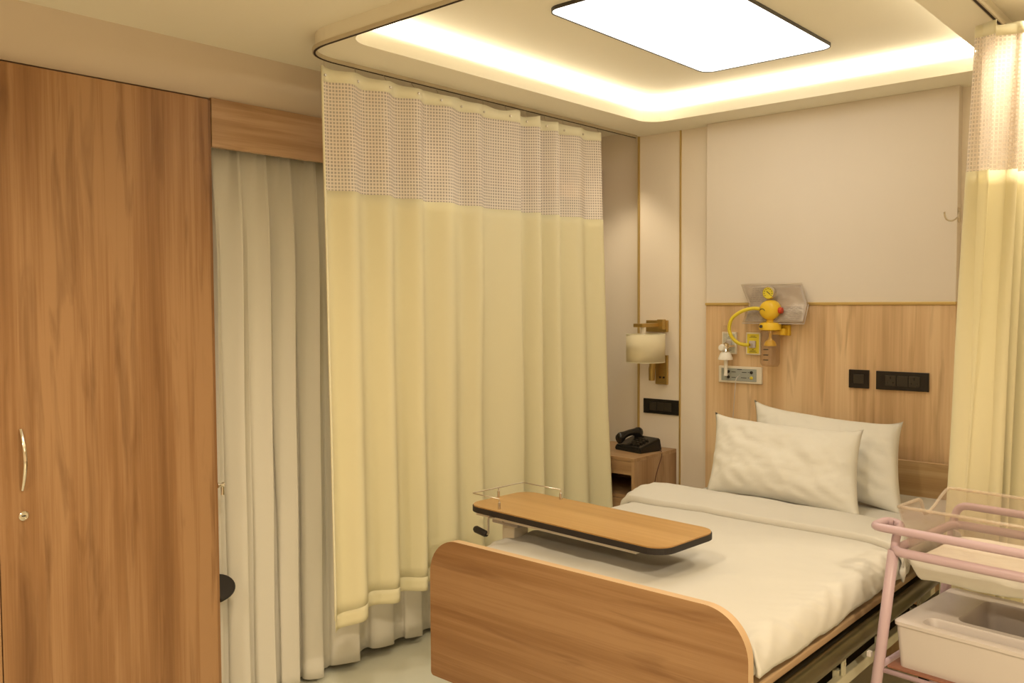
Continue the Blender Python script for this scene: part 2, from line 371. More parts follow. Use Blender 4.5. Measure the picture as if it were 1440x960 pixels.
def curtain(name, label, P0, P1, folds, amp_top, amp_bot, ztop, zbot, bands, seed, nu=260, sharp=0, group=None, flare=0, swell=0, scallop=.0, ph0=0., jit=.35, latk=.35, drift=0., lean=0.):
    """hanging cloth; bands = [(name, z_hi, z_lo, material, nv, label)] where z may be 'top'/'bot'"""
    P0, P1 = Vector(P0), Vector(P1); d = (P1-P0); Ln = d.length; t = d/Ln; n = Vector((-t.y, t.x, 0))
    root = thing(name, label, 'curtain', (P0.x, P0.y, 0), 0, group)
    rnd = random.Random(seed)
    # warp of phase so folds are irregular
    w_ = [rnd.uniform(-jit, jit) for _ in range(folds+2)]; am = [rnd.uniform(.7, 1.2) for _ in range(folds+2)]
    def phase(s):
        x = s*folds; i = int(min(x, folds-1e-6)); f = x-i
        return x + (w_[i]*(1-f)+w_[i+1]*f)*.5, am[i]*(1-f)+am[i+1]*f
    def pos(s, z):
        h = (ztop-z)/max(.01, ztop-.3); ph, a = phase(s)
        ha = sstep(0, .3, h) if sharp else h
        amp = (amp_top*(1-ha)+amp_bot*ha)*a
        c = math.sin(2*PI*(ph+ph0)+.5*nz(s*6, z*.7, seed)*h*2)
        if sharp:
            k = sstep(.1, .9, h)*.5
            u_ = ((ph+ph0) % 1)-.5; k2 = sstep(.0, .20, h)
            c2 = 2.0*math.exp(-abs(u_/(.10+.17*k2))**2.4)-.9-.7*(1-k2)*math.exp(-(u_/.03)**2)
            c = c2*(1-k)+c*k
        off = c*amp + .012*h*nz(s*folds*1.3, z*1.4, seed+3) + swell*h*nz(s*2.1, 0, seed+8) - drift*h*sstep(.7, 1, s) + lean*h
        lat = amp*latk*math.sin(4*PI*(ph+ph0))*(0.4+h*.6) + .006*h*nz(s*folds*2, z*2, seed+5)
        q = P0 + t*(s*Ln + (s-.5)*flare*h + lat) + n*off
        return q
    # cloth length coordinate at mid height
    us = [0]; pr = pos(0, 1.3)
    for i in range(1, nu+1):
        q = pos(i/nu, 1.3); us.append(us[-1]+(q-pr).length); pr = q
    for (bn, zh, zl, m, nv, lab) in bands:
        def zz(s, v, zh=zh, zl=zl):
            a = ztop if zh == 'top' else zh; b = zbot(s) if zl == 'bot' else zl
            if zh == 'top': a = a - scallop*abs(math.sin(PI*(s*folds)))**1.5
            if zh == 'hem': a = zbot(s)+.055
            if zl == 'hem': b = zbot(s)+.055
            return a*(1-v)+b*v
        def fn(s, v, zz=zz):
            z = zz(s, v); q = pos(s, z); return (q.x-P0.x, q.y-P0.y, z)
        def uvfn(s, v, zz=zz): return (us[int(round(s*nu))], zz(s, v))
        o = link(bn, grid_surface(nu, nv, fn, uvfn), m, root, True)
        if m is not NET: solid(o, .002)
        if lab: o['label'] = lab
    return root, pos
def zb1(s):
    return .405 - .045*math.exp(-(s/.05)**2) + .02*sstep(.05, .3, s) - .02*sstep(.3, .5, s)
cub, cpos = curtain('cubicle_curtain', 'long pale yellow cubicle curtain with a netting top, hanging left of the bed', (-2.54, 1.885, 0), (-2.54, 3.565, 0), 10,
    .022, .040, 2.388, zb1,
    [('header', 'top', 2.335, HEM, 2, 'plain cream header band'), ('net_band', 2.335, 1.955, NET, 10, 'open white netting band'),
     ('panel', 1.955, 'hem', YEL, 36, None), ('hem', 'hem', 'bot', YEL, 3, None)], 5, nu=320, scallop=.012, swell=.03, jit=.6, latk=.0, flare=-.07, drift=.09)
ed = [cpos(0.0, z) for z in [2.385-.06*i for i in range(34)]]
link('side_hem', tube(bmesh.new(), [(q.x+2.54, q.y-1.885, 2.385-.06*i) for i, q in enumerate(ed)], .0045, 6), HEM, cub, True)
for k in range(13):
    s = (k+.12)/12.4; q = cpos(s, 2.36)
    g = lathe(bmesh.new(), [(.0035, -.0035), (.0055, 0), (.0035, .0035)], (q.x+2.54+.004, q.y-1.885, 2.356), 'X', 10)
    tube(g, [(q.x+2.54, q.y-1.885, 2.358), (-2.56+2.54, q.y-1.885, 2.4075)], .0012, 5)
    link('curtain_hook', g, STEEL, cub, 'auto')
# right bunched curtain
cr_, _ = curtain('cubicle_curtain', 'bunched cream cubicle curtain with a netting top, hanging behind the baby cot', (-.665, 2.93, 0), (-.665, 3.30, 0), 5,
    .085, .105, 2.385, lambda s: .42,
    [('header', 'top', 2.345, HEM, 2, 'plain cream header band'), ('net_band', 2.345, 1.945, NET, 10, 'open white netting band'),
     ('panel', 1.945, 'hem', YEL, 34, None), ('hem', 'hem', 'bot', YEL, 3, None)], 17, nu=260, scallop=.01, swell=0, lean=.075)
# window curtains
wc, _ = curtain('window_curtain', 'greyish cream pinch-pleated window curtain next to the wardrobe', (-2.97, 1.64, 0), (-2.97, 2.20, 0), 5,
    -.030, -.044, 2.14, lambda s: .02, [('panel', 'top', 'bot', CURT, 44, None)], 3, nu=260, sharp=1, jit=.22, ph0=.1)
wc2, _ = curtain('window_curtain', 'greyish cream window curtain mostly hidden behind the yellow cubicle curtain', (-2.97, 2.14, 0), (-2.97, 3.93, 0), 9,
    -.026, -.048, 2.14, lambda s: .02 + .02*math.sin(s*9), [('panel', 'top', 'bot', CURT, 30, None)], 9, nu=200, sharp=1, ph0=.65)
wt = tag(link('window_curtain_rail', bx(-2.985, -2.955, 1.64, 3.97, 2.145, 2.165), TRACKM), 'metal curtain rail hidden behind the wooden pelmet', 'curtain track')
pel = tag(link('pelmet', bx(-2.872, -2.85, 1.632, 3.98, 2.108, 2.279, bev=.0015), WOODHY), 'horizontal oak pelmet board above the window curtain', 'pelmet')

# ================================================================ WARDROBE
wd = thing('wardrobe', 'tall oak laminate wardrobe with a curved handle filling the left side', 'wardrobe', (-2.85, .6, 0))
wx = lambda v: v+2.85
bm = bmesh.new()
box(bm, -.33, -.002, 1.01, 1.029, 0, 2.268)          # right side panel
box(bm, -.33, -.002, -.95, -.93, 0, 2.268)
box(bm, -.33, -.004, -.93, 1.01, 2.25, 2.268); box(bm, -.33, -.004, -.93, 1.01, 0, .06); box(bm, -.33, -.32, -.93, 1.01, .06, 2.25)
link('carcass', bm, WOODV, wd)
for (a, b, hd) in ((.312-.0, 1.008, 1), (-.355, .309, 0)):
    d = link('door', bx(0, .019, a, b, .07, 2.266, bev=.0012), WOODV, wd)
    if hd:
        yh = .376
        arc = [(.022+.030*math.sin(PI*k/12), yh+.000, 1.0+.182*k/12) for k in range(13)]
        g = tube(bmesh.new(), arc, [.0055+.0015*math.sin(PI*k/12) for k in range(13)], 10)
        link('handle', g, CHROME, d, 'auto')['label'] = 'curved chrome handle'
        g = lathe(bmesh.new(), [(.0145, .018), (.0145, .024), (.0115, .0265), (.008, .0265), (.008, .0235)], (0, yh+.002, .921), 'X', 20)
        lk = link('lock', g, CHROME, d, 'auto'); link('keyhole', bx(.0245, .0268, yh-.003, yh+.007, .9195, .9225), INK, lk)
link('door', bx(0, .019, -.93, -.358, .07, 2.266, bev=.0012), WOODV, wd)
g = lathe(bmesh.new(), [(.010, 0), (.010, .006), (.006, .010), (.006, .018), (.009, .022), (.009, .026), (.004, .028)], (-.006, 1.029, .905), 'Y', 14)
tube(g, [(-.006, 1.049, .90), (-.006, 1.050, .885), (-.004, 1.048, .868)], .006, 6)
link('side_latch', g, CHROME, wd, 'auto')['label'] = 'small chrome latch on the side'
n_ = Vector((math.cos(.6), 0, math.sin(.6))); m_ = Vector((-math.sin(.6), 0, math.cos(.6))); c_ = Vector((-.022, 1.0295, -0.0+.532))
bm = bmesh.new(); R0 = []; R1 = []; R2 = []
for k in range(17):
    t_ = PI*k/16; d_ = Vector((0, .075*math.sin(t_), 0)) + m_*.052*math.cos(t_)
    R0.append(bm.verts.new(c_+d_*.93)); R1.append(bm.verts.new(c_+d_-n_*.006)); R2.append(bm.verts.new(c_+d_*.97-n_*.024))
for A, B_ in ((R0, R1), (R1, R2), (R2, R0)):
    for k in range(16): bm.faces.new((A[k], A[k+1], B_[k+1], B_[k]))
bm.faces.ensure_lookup_table()
bm.faces.new(R0) if False else None
for q in (R0, R2):
    bmesh.ops.contextual_create(bm, geom=q)
link('side_pad', bm, RUBBER, wd, 'auto')['label'] = 'black rounded pad sticking out low on the side'

# ================================================================ NIGHTSTAND, PHONE, LAMP
ns = thing('nightstand', 'oak nightstand with an open shelf standing between curtain and bed head', 'nightstand', (-2.54, 3.53, 0))
link('top', bx(-.2, .2, 0, .385, .782, .80, bev=.001), WOODN2, ns)
for x in (-.2, .182): link('side_panel', bx(x, x+.018, .0, .385, .05, .782), WOODN, ns)
link('back_panel', bx(-.182, .182, .37, .385, .05, .782), WOODN, ns)
link('drawer', bx(-.181, .181, .001, .36, .716, .781, bev=.001), WOODN2, ns)['label'] = 'shallow upper drawer front'
link('shelf', bx(-.182, .182, .004, .37, .60, .616), WOODN2, ns)
dd = link('drawer', bx(-.181, .181, .001, .36, .33, .598, bev=.001), WOODN2, ns)
link('drawer', bx(-.181, .181, .001, .36, .055, .327, bev=.001), WOODN2, ns)
ph = thing('telephone', 'black corded desk telephone on the nightstand', 'telephone', (-2.468, 3.755, .80), math.radians(-12)); ph.scale = (.95, .93, 1.2)
bm = bmesh.new()
vs = [bm.verts.new(p) for p in ((-.10, -.085, 0), (.10, -.085, 0), (.10, .085, 0), (-.10, .085, 0), (-.095, -.08, .022), (.095, -.08, .022), (.095, .075, .055), (-.095, .075, .055))]
for f in ((0, 3, 2, 1), (4, 5, 6, 7), (0, 1, 5, 4), (1, 2, 6, 5), (2, 3, 7, 6), (3, 0, 4, 7)): bm.faces.new([vs[i] for i in f])
bmesh.ops.bevel(bm, geom=bm.edges[:], offset=.006, segments=2, affect='EDGES')
link('base', bm, BLACK, ph, 'auto')
hs = [(-.066, -.085+.17*k/12, .046+.014*math.sin(PI*k/12)+.016*k/12) for k in range(13)]
link('handset', tube(bmesh.new(), hs, [.021, .024, .022, .017, .015, .014, .014, .014, .015, .017, .022, .024, .021], 12), BLACK, ph, True)
bm = bmesh.new()
for i in range(3):
    for j in range(4):
        y = -.055+j*.022; z = .028+.033*(y+.08)/.155
        box(bm, -.01+i*.024, .006+i*.024, y, y+.013, z-.004, z+.003, bev=.001)
link('keypad', bm, BLACK2, ph)['kind'] = 'stuff'
co = link('cord', tube(bmesh.new(), smooth_path([(-2.388, 3.80, .806), (-2.36, 3.80, .806), (-2.334, 3.77, .790), (-2.326, 3.70, .70), (-2.330, 3.66, .55), (-2.330, 3.66, .3)], .04), .0022, 6), mat('brown_cord', (.10, .03, .015), .5), None, True)
co.parent = ph; co.matrix_parent_inverse = Matrix.LocRotScale(ph.location, ph.rotation_euler, ph.scale).inverted(); co['label'] = 'thin dark brown telephone cord'

la = thing('wall_lamp', 'brass swing-arm wall lamp with a cream drum shade above the nightstand', 'wall lamp', (-2.43, YB, 1.3))
link('backplate', bx(-.085, .040, -.02, 0, .100, .160, bev=.002), BRASS, la)
link('backplate', bx(-.030, .040, -.016, 0, -.172, -.02, bev=.002), BRASS, la)
g = bx(.0, .036, -.05, -.018, .112, .165, bev=.003); box(g, -.045, .01, -.20, -.035, .128, .146, bev=.002)
link('arm', g, BRASS, la)
g = lathe(bmesh.new(), [(.013, .06), (.013, .13)], (-.005, -.17, 0), 'Z', 16); link('socket', g, CREAMP, la, 'auto')
sh = lathe(bmesh.new(), [(.097, -.048), (.097, .092)], (.0, -.155, 0), 'Z', 48, capped=False)
o = solid(link('shade', sh, SHADE, la, True), .002)
for z in (-.048, .092):
    link('shade_ring', tube(bmesh.new(), [(-.0+.097*math.cos(a), -.155+.097*math.sin(a), z) for a in [2*PI*k/48 for k in range(48)]], .002, 6, closed=True), HEM, o, True)
g = tube(bmesh.new(), [(-.030, -.05, -.15), (-.026, -.055, -.09), (-.014, -.06, -.04), (-.005, -.06, .03)], [.016, .018, .016, .014], 12)
link('reading_arm', g, BRASS, la, 'auto')
for x in (.0, .022): link('switch', lathe(bmesh.new(), [(.005, -.021), (.005, -.012)], (x, 0, -.135), 'Y', 12), BLACK, la)

def faceplate(name, label, cat, x0, x1, z0, z1, y, m, insets):
    t = thing(name, label, cat, ((x0+x1)/2, y, (z0+z1)/2))
    hx, hz = (x1-x0)/2, (z1-z0)/2
    link('plate', bx(-hx, hx, -.010, 0, -hz, hz, bev=.0015), m, t)
    for nm, a, b, c, d, mm in insets: link(nm, bx(a, b, -.0125, -.009, c, d, bev=.0007), mm, t)
    return t
t = faceplate('switch_plate', 'wide black switch plate on the wall under the lamp', 'switch plate', -2.537, -2.319-.008, .972, 1.049, YB, BLACK, [])
for k in range(3): link('rocker', bx(-.066+k*.045, -.024+k*.045, -.013, -.009, -.022, .022, bev=.001), BLACK2, t)
t = faceplate('switch_plate', 'square black single switch on the oak wall above the pillows', 'switch plate', -1.439, -1.352, 1.174, 1.254, 3.868, BLACK, [('rocker', -.022, .022, -.02, .02, BLACK2)])
t = faceplate('socket_plate', 'wide black double power socket on the oak wall above the pillows', 'power socket', -1.322, -1.108, 1.174, 1.253, 3.868, BLACK, [])
for k, x in enumerate((-.068, -.020, .028)):
    s_ = link('socket' if k != 1 else 'rocker', bx(x, x+.044, -.0125, -.009, -.022, .022, bev=.0008), BLACK2, t)
    if k != 1:
        for (a, b, h) in ((.022, .012, .006), (.011, -.008, .004), (.033, -.008, .004)):
            link('socket_hole', bx(x+a-.0025, x+a+.0025, -.0131, -.0122, b-h, b+h), BLACK, s_)

# ================================================================ MEDICAL GAS EQUIPMENT
WY = 3.868
t = thing('gas_outlet', 'yellow-faced gas outlet with a white frame and the yellow hose plugged in', 'gas outlet', (-1.890, WY, 1.355))
link('plate', bx(-.037, .037, -.012, 0, -.053, .053, bev=.002), CREAMP, t)
link('face', bx(-.030, .030, -.014, -.011, -.046, .046), YELL, t)
link('socket', bx(-.016, .016, -.026, -.013, -.020, .014, bev=.003), WHITEP, t)
link('probe', lathe(bmesh.new(), [(.007, -.05), (.007, -.026), (.011, -.024), (.011, -.018)], (-.002, 0, -.004), 'Y', 14), CHROME, t, 'auto')
bm = bmesh.new()
for z, hw in ((.036, .012), (.030, .018), (-.028, .004), (-.034, .014), (-.040, .020)): box(bm, -hw, hw, -.0146, -.0138, z-.001, z+.001)
link('lettering', bm, INK, t)['kind'] = 'stuff'
t = thing('gas_outlet', 'pale grey-faced gas outlet with a white frame at the left of the oak wall', 'gas outlet', (-2.013, WY, 1.355))
link('plate', bx(-.040, .036, -.012, 0, -.053, .053, bev=.002), CREAMP, t)
link('face', bx(-.033, .029, -.014, -.011, -.046, .046), mat('pale_green_label', (.62, .62, .52), .4), t)
link('socket', bx(-.016, .014, -.024, -.013, -.022, .014, bev=.003), WHITEP, t)
bm = bmesh.new()
for z, hw in ((.030, .006), (.024, .010), (-.034, .012)): box(bm, -hw, hw, -.0146, -.0138, z-.001, z+.001)
link('lettering', bm, INK, t)['kind'] = 'stuff'
# flowmeter (white)
t = thing('oxygen_flowmeter', 'clear and white oxygen flowmeter plugged beside the grey gas outlet', 'flowmeter', (-2.005, WY, 1.302))
link('probe', lathe(bmesh.new(), [(.008, -.065), (.008, -.012)], (.015, 0, .04), 'Y', 12), CHROME, t, 'auto')
link('control_knob', lathe(bmesh.new(), [(.002, -.10), (.013, -.098), (.017, -.088), (.017, -.078), (.010, -.07)], (-.008, 0, .033), 'Y', 18), FLOWW, t, 'auto')
link('body', lathe(bmesh.new(), [(.006, .058), (.014, .052), (.016, .04), (.012, .028), (.018, .016), (.010, .004)], (.004, -.07, 0), 'Z', 16), CHROME, t, 'auto')
link('cap', lathe(bmesh.new(), [(.020, .012), (.024, .008), (.034, -.016), (.034, -.024), (.010, -.026)], (.002, -.07, 0), 'Z', 24), FLOWW, t, 'auto')
link('sight_tube', lathe(bmesh.new(), [(.009, .060), (.009, .135), (.005, .14)], (.0, -.07, 0), 'Z', 14), CLEARJ, t, True)
link('outlet_tube', lathe(bmesh.new(), [(.009, -.026), (.008, -.085), (.010, -.10), (.005, -.102)], (.004, -.07, 0), 'Z', 14), FLOWW, t, 'auto')
# nurse call panel
t = thing('bedside_call_panel', 'cream rectangular nurse call panel with a grey face and four round buttons', 'call panel', (-1.957, WY, 1.204))
link('plate', bx(-.112, .112, -.014, 0, -.040, .040, bev=.003), CREAMP, t)
link('face', bx(-.096, .086, -.0165, -.013, -.030, .030, bev=.001), GREYP, t)
for x, z, m in ((-.058, .014, BLACK), (-.058, -.012, BLACK), (.062, .014, BLACK), (.062, -.012, YELL)):
    link('button', lathe(bmesh.new(), [(.0075, -.0165), (.0075, -.020), (.005, -.022), (.0, -.022)], (x, 0, z), 'Y', 14), m, t)
bm = bmesh.new()
for x0, x1, z in ((-.012, .012, .026), (-.074, -.071, .014), (-.074, -.071, -.012), (.044, .048, .014), (.044, .048, -.012), (-.042, -.020, .013), (-.042, -.020, -.013), (.012, .036, .013), (.008, .036, -.013)):
    box(bm, x0, x1, -.0172, -.0164, z-.0015, z+.0015)
link('lettering', bm, INK, t)['kind'] = 'stuff'
tag(link('call_cord', tube(bmesh.new(), smooth_path([(-1.950, 3.842, 1.205), (-1.950, 3.80, 1.19), (-1.955, 3.80, 1.12), (-1.985, 3.835, .95), (-1.99, 3.84, .8)], .04), .002, 6), WHITEP, None, True),
    'thin white call cord hanging from the nurse call panel behind the pillows', 'cord')
# suction regulator
t = thing('suction_regulator', 'yellow suction regulator with a dial gauge and red knob on the oak wall', 'suction regulator', (-1.780, WY, 1.515))
g = lathe(bmesh.new(), [(.003, -.105), (.030, -.103), (.042, -.092), (.046, -.075), (.046, -.05), (.036, -.04), (.02, -.035)], (0, 0, 0), 'Y', 32)
link('body', g, YELP, t, 'auto')
link('neck', lathe(bmesh.new(), [(.018, -.055), (.016, -.035), (.022, -.03)], (0, -.065, 0), 'Z', 16), YELP, t, 'auto')
gg = link('gauge', lathe(bmesh.new(), [(.026, -.055), (.029, -.06), (.029, -.085), (.026, -.089), (.0245, -.085)], (-.002, 0, .078), 'Y', 28), CHROME, t, 'auto')
link('dial', lathe(bmesh.new(), [(.0245, -.084), (.0245, -.086)], (-.002, 0, .078), 'Y', 28), YELL, gg)
g = bx(-.012, .010, -.0875, -.0863, .077, .080); 
for k in range(9):
    a = math.radians(-40+k*32.5); x, z = -.002+.019*math.cos(a), .078+.019*math.sin(a); box(g, x-.0018, x+.0018, -.0875, -.0863, z-.0018, z+.0018)
bmesh.ops.rotate(g, verts=g.verts[:8], cent=(-.001, -.087, .078), matrix=Matrix.Rotation(math.radians(40), 3, 'Y'))
link('dial_marks', g, INK, gg)
link('red_knob', lathe(bmesh.new(), [(.014, .044), (.015, .050), (.013, .060), (.005, .062)], (0, -.07, -.002), 'X', 18), RED, t, 'auto')
link('face_arrow', tube(bmesh.new(), [(-.022+.012*math.cos(a), -.1045, -.004+.010*math.sin(a)) for a in [PI*k/6 for k in range(7)]], .0016, 5), INK, t)
br = link('jar_lid', lathe(bmesh.new(), [(.020, -.055), (.045, -.060), (.050, -.072), (.050, -.090), (.040, -.094)], (0, -.065, 0), 'Z', 28), YELP, t, 'auto')
link('lid_screw', lathe(bmesh.new(), [(.007, -.118), (.007, -.108)], (-.022, 0, -.075), 'Y', 12), INK, br)
g = bx(.0, .062, -.05, 0, -.115, -.085, bev=.003); box(g, .035, .072, -.022, 0, -.118, -.07, bev=.003)
link('wall_bracket', g, YELP, t, 'auto')
link('bracket_screw', lathe(bmesh.new(), [(.004, -.0525), (.004, -.049)], (.056, .028, -.09), 'Y', 10), INK, t)
g = lathe(bmesh.new(), [(.010, -.095), (.007, -.10), (.007, -.125), (.010, -.135), (.022, -.145), (.028, -.158), (.028, -.165), (.01, -.167)], (0, -.065, 0), 'Z', 20)
link('float_valve', g, YELP, t, 'auto')
jr = solid(link('jar', lathe(bmesh.new(), [(.040, -.094), (.044, -.10), (.043, -.245), (.036, -.258), (.002, -.26)], (0, -.065, 0), 'Z', 28, capped=False), CLEARJ, t, True), .002)
bm = bmesh.new()
for z in (-.18, -.205, -.228): box(bm, -.012, .012, -.1105, -.1095, z-.002, z+.002)
bm.free()
for z in (-.18, -.205, -.228): link('jar_mark', bx(-.012, .012, -.1105, -.1095, z-.002, z+.002), INK, jr)
# hose
hp = [(-1.826, 3.79, 1.52), (-1.86, 3.785, 1.522), (-1.910, 3.775, 1.508), (-1.955, 3.77, 1.475), (-1.970, 3.77, 1.43), (-1.960, 3.775, 1.39), (-1.935, 3.785, 1.362), (-1.91, 3.80, 1.352), (-1.893, 3.815, 1.351)]
def cr_spline(P, n=6):
    P = [Vector(p) for p in P]; out = []
    for i in range(len(P)-1):
        a, b, c, d = P[max(i-1, 0)], P[i], P[i+1], P[min(i+2, len(P)-1)]
        for k in range(n):
            u = k/n; out.append(.5*((2*b)+(c-a)*u+(2*a-5*b+4*c-d)*u*u+(3*b-a-3*c+d)*u**3))
    return out+[P[-1]]
tag(link('suction_hose', tube(bmesh.new(), cr_spline(hp), .0085, 10), mat('yellow_hose', (.78, .62, .04), .3), None, True), 'curved yellow hose from the regulator to the yellow outlet', 'hose')
# paper in a plastic sleeve behind the regulator
t = thing('instruction_sheet', 'printed sheet in a clear plastic sleeve hanging behind the suction regulator', 'sheet of paper', (-1.775, WY, 1.54))
def sheet(y0, s):
    P = {0: (-.175, -.013, .093), 1: (.125, -.013, .093), 2: (.165, -.035, .0), 3: (.160, -.068, -.085), 4: (-.140, -.068, -.085), 5: (-.125, -.035, .0)}
    def fn(u, v):
        if v < .5: A, B, C_, D, k = P[0], P[1], P[5], P[2], v*2
        else: A, B, C_, D, k = P[5], P[2], P[4], P[3], v*2-1
        a = Vector(A).lerp(Vector(B), u); b = Vector(C_).lerp(Vector(D), u); p = a.lerp(b, k)
        p.x *= s; p.z *= s; p.y += y0 + .004*nz(u*3, v*3, 2); return p
    return grid_surface(16, 12, fn)
solid(link('sleeve', sheet(-.006, 1.0), PLASTIC_SLEEVE, t, True), .0006)
pp_ = link('paper', sheet(0, .94), PAPER, t, True); solid(pp_, .0004)
bm = bmesh.new(); rr = random.Random(4)
for k in range(9):
    z = -.012-.0072*k; y = -.035-.033*(-z)/.085-.010
    x = -.118
    while x < .13:
        wd_ = rr.uniform(.008, .03); box(bm, x, min(x+wd_, .14), y-.0004+.0, y, z-.001, z+.001); x += wd_+.006
    if k % 4 == 3: pass
for k in range(8):
    z = .075-.0085*k; x = -.11-.003*k+.0
    while x < -.03: wd_ = rr.uniform(.006, .02); box(bm, x+.002*k, x+.002*k+wd_, -.013-.022*(.093-z)/.093-.011, -.013-.022*(.093-z)/.093-.0105, z-.0012, z+.0012); x += wd_+.006
link('printed_text', bm, mat('grey_print', (.30, .26, .24), .6), t)['kind'] = 'stuff'
link('sleeve_edge', tube(bmesh.new(), [(-.140, -.075, -.087), (.160, -.075, -.087), (.165, -.042, 0)], .0018, 6), WHITEP, t, True)
link('sleeve_edge', tube(bmesh.new(), [(-.175, -.019, .094), (-.12, -.020, .097), (.0, -.020, .094), (.125, -.019, .096)], .0016, 6), mat('clear_edge', (.75, .66, .52), .3), t, True)
# hook
t = thing('wall_hook', 'small chrome J-shaped hook high on the wall beside the right curtain', 'hook', (-1.012, 3.885, 1.9))
link('plate', bx(0, .004, -.012, .012, -.03, .03, bev=.001), CHROME, t)
link('prong', tube(bmesh.new(), cr_spline([(.004, -.0, .012), (.010, -.03, .002), (.010, -.055, -.015), (-.004, -.075, -.028), (-.022, -.08, -.022), (-.030, -.08, -.004), (-.031, -.08, .010)]), .0038, 8), CHROME, t, True)

# ================================================================ BED
BX0, BX1, FY, HY = -1.968, -.906, 1.835, 3.86
bxc = (BX0+BX1)/2
bed = thing('hospital_bed', 'hospital bed with an oak footboard and bronze side rail', 'bed', (bxc, FY, 0))
hw = (BX1-BX0)/2
link('footboard', prism(bmesh.new(), rrect(-hw, hw, .400, .835, [.012, .012, .115, .115], 14), 0, .026, 'XZ', 0, 1), [WOODH, BAND], bed, 'auto')
link('headboard', prism(bmesh.new(), rrect(-hw, hw, .42, .888, [.01, .01, .06, .06], 8), 1.965, 1.99, 'XZ', 0, 1), [WOODHB, BAND], bed, 'auto')
link('mattress_platform', bx(-hw+.03, hw-.018, .03, 1.96, .615, .637, bev=.004), BAND, bed)
g = bmesh.new()
for x in (-hw+.04, hw-.09): box(g, x, x+.05, .03, 1.96, .52, .575)
for y in (.10, .75, 1.3, 1.85): box(g, -hw+.09, hw-.09, y, y+.05, .52, .575)
box(g, -hw+.12, hw-.12, .3, 1.7, .34, .38)
link('bed_frame', g, DARKM, bed)
for sx in (-1, 1):
    x = sx*(hw+.006)
    g = tube(bmesh.new(), smooth_path([(x-sx*.03, .05, .585), (x, .075, .590), (x, 1.90, .590), (x-sx*.03, 1.93, .585)], .03), .024, 14)
    link('side_rail', g, BRONZE, bed, 'auto')
    gr = link('guard_rail', bx(x-.012, x+.010, .12, 1.75, .488, .520, bev=.003), BEIGEM, bed)
    for k in range(5):
        y = .22+.33*k
        g = bx(x-.004+sx*.006, x+.002+sx*.006, y-.012, y+.012, .515, .568, bev=.001)
        box(g, x-.018, x-.002, y-.02, y+.006, .500, .535, bev=.001)
        link('guard_bracket', g, BEIGEM, gr)
        link('bracket_bolt', lathe(bmesh.new(), [(.005, x+sx*.008), (.005, x+sx*.011)], (0, y, .552), 'X', 8), STEEL, gr)
for sx in (-1, 1):
    for y in (.22, 1.75):
        l = link('leg', bx(sx*(hw-.12)-.025, sx*(hw-.12)+.025, y-.025, y+.025, .12, .53, bev=.004), BEIGEM, bed)
        g = lathe(bmesh.new(), [(.03, -.018), (.06, -.016), (.062, 0), (.06, .016), (.03, .018)], (sx*(hw-.12), y+.02, .062), 'X', 24)
        box(g, sx*(hw-.12)-.025, sx*(hw-.12)+.025, y-.02, y+.03, .105, .125)
        link('caster', g, RUBBER, l, 'auto')
mt = tag(link('mattress', bx(BX0+.045, BX1-.03, FY+.035, 3.815, .638, .738, bev=.035, seg=4), LINEN, None, 'auto'), 'white mattress lying on the hospital bed under the duvet', 'mattress')
# flat sheet near the head
def under(u, v):
    x = BX0+.035+(BX1-BX0-.055)*u; y = 3.0+.80*v
    e = min(u, 1-u)*(BX1-BX0); z = .746 - .05*math.exp(-(e/.03)**2) + .003*nz(x*9, y*7, 4)
    return (x, y, z)
tag(link('bed_sheet', grid_surface(40, 30, under), LINEN, None, True), 'white bottom sheet showing between duvet and headboard', 'sheet'); 
# duvet
WD = BX1-BX0
def duvet_pt(s, y, lift=0., spread=0.):
    """s in -1..1 across, overhanging both edges"""
    hwd = WD/2+.000
    a = abs(s); sg = 1 if s > 0 else -1
    flat = .80
    if a < flat:
        x = hwd*.935*a/flat; z = .767 - .006*(a/flat)**4
        th = 0
    else:
        k = (a-flat)/(1-flat); ang = k*PI*.62
        R_ = .058
        x = hwd*.935 + R_*math.sin(ang)*.85; z = .761 - R_*(1-math.cos(ang))*1.15
    hem = sstep(.86, 1., a)
    ycl = y
    wr = .0
    # side wrinkles running up from the edge
    f = sstep(.62, .9, a)
    wr += f*(.009*nz(y*13+a*9, a*4, 3+sg) + .0045*nz(y*30-a*14, a*3, 9+sg))
    wr += .004*nz(x*5*sg, y*4, 1)+ .002*nz(x*14*sg, y*11, 6)
    foot = math.exp(-((y-1.87)/.06)**2)
    z += wr - .020*foot*(1 if a < flat else .2)
    z += lift
    x += wr*.6*f + spread*f
    z += hem*.012*nz(y*5, 0, 12+sg)
    z += hem*.01
    return Vector((bxc+sg*x, ycl, z))
def duv(u, v):
    s = -1+2*u; y = 1.868+(2.93-1.868)*v
    y += .010*math.sin(s*3)*v
    return duvet_pt(s, y)
dv = thing('duvet', 'white duvet spread over the bed and folded back below the pillows', 'duvet', (0, 0, 0))
o = link('duvet_body', grid_surface(110, 150, duv), LINEN, dv, True); solid(o, .012, -1)
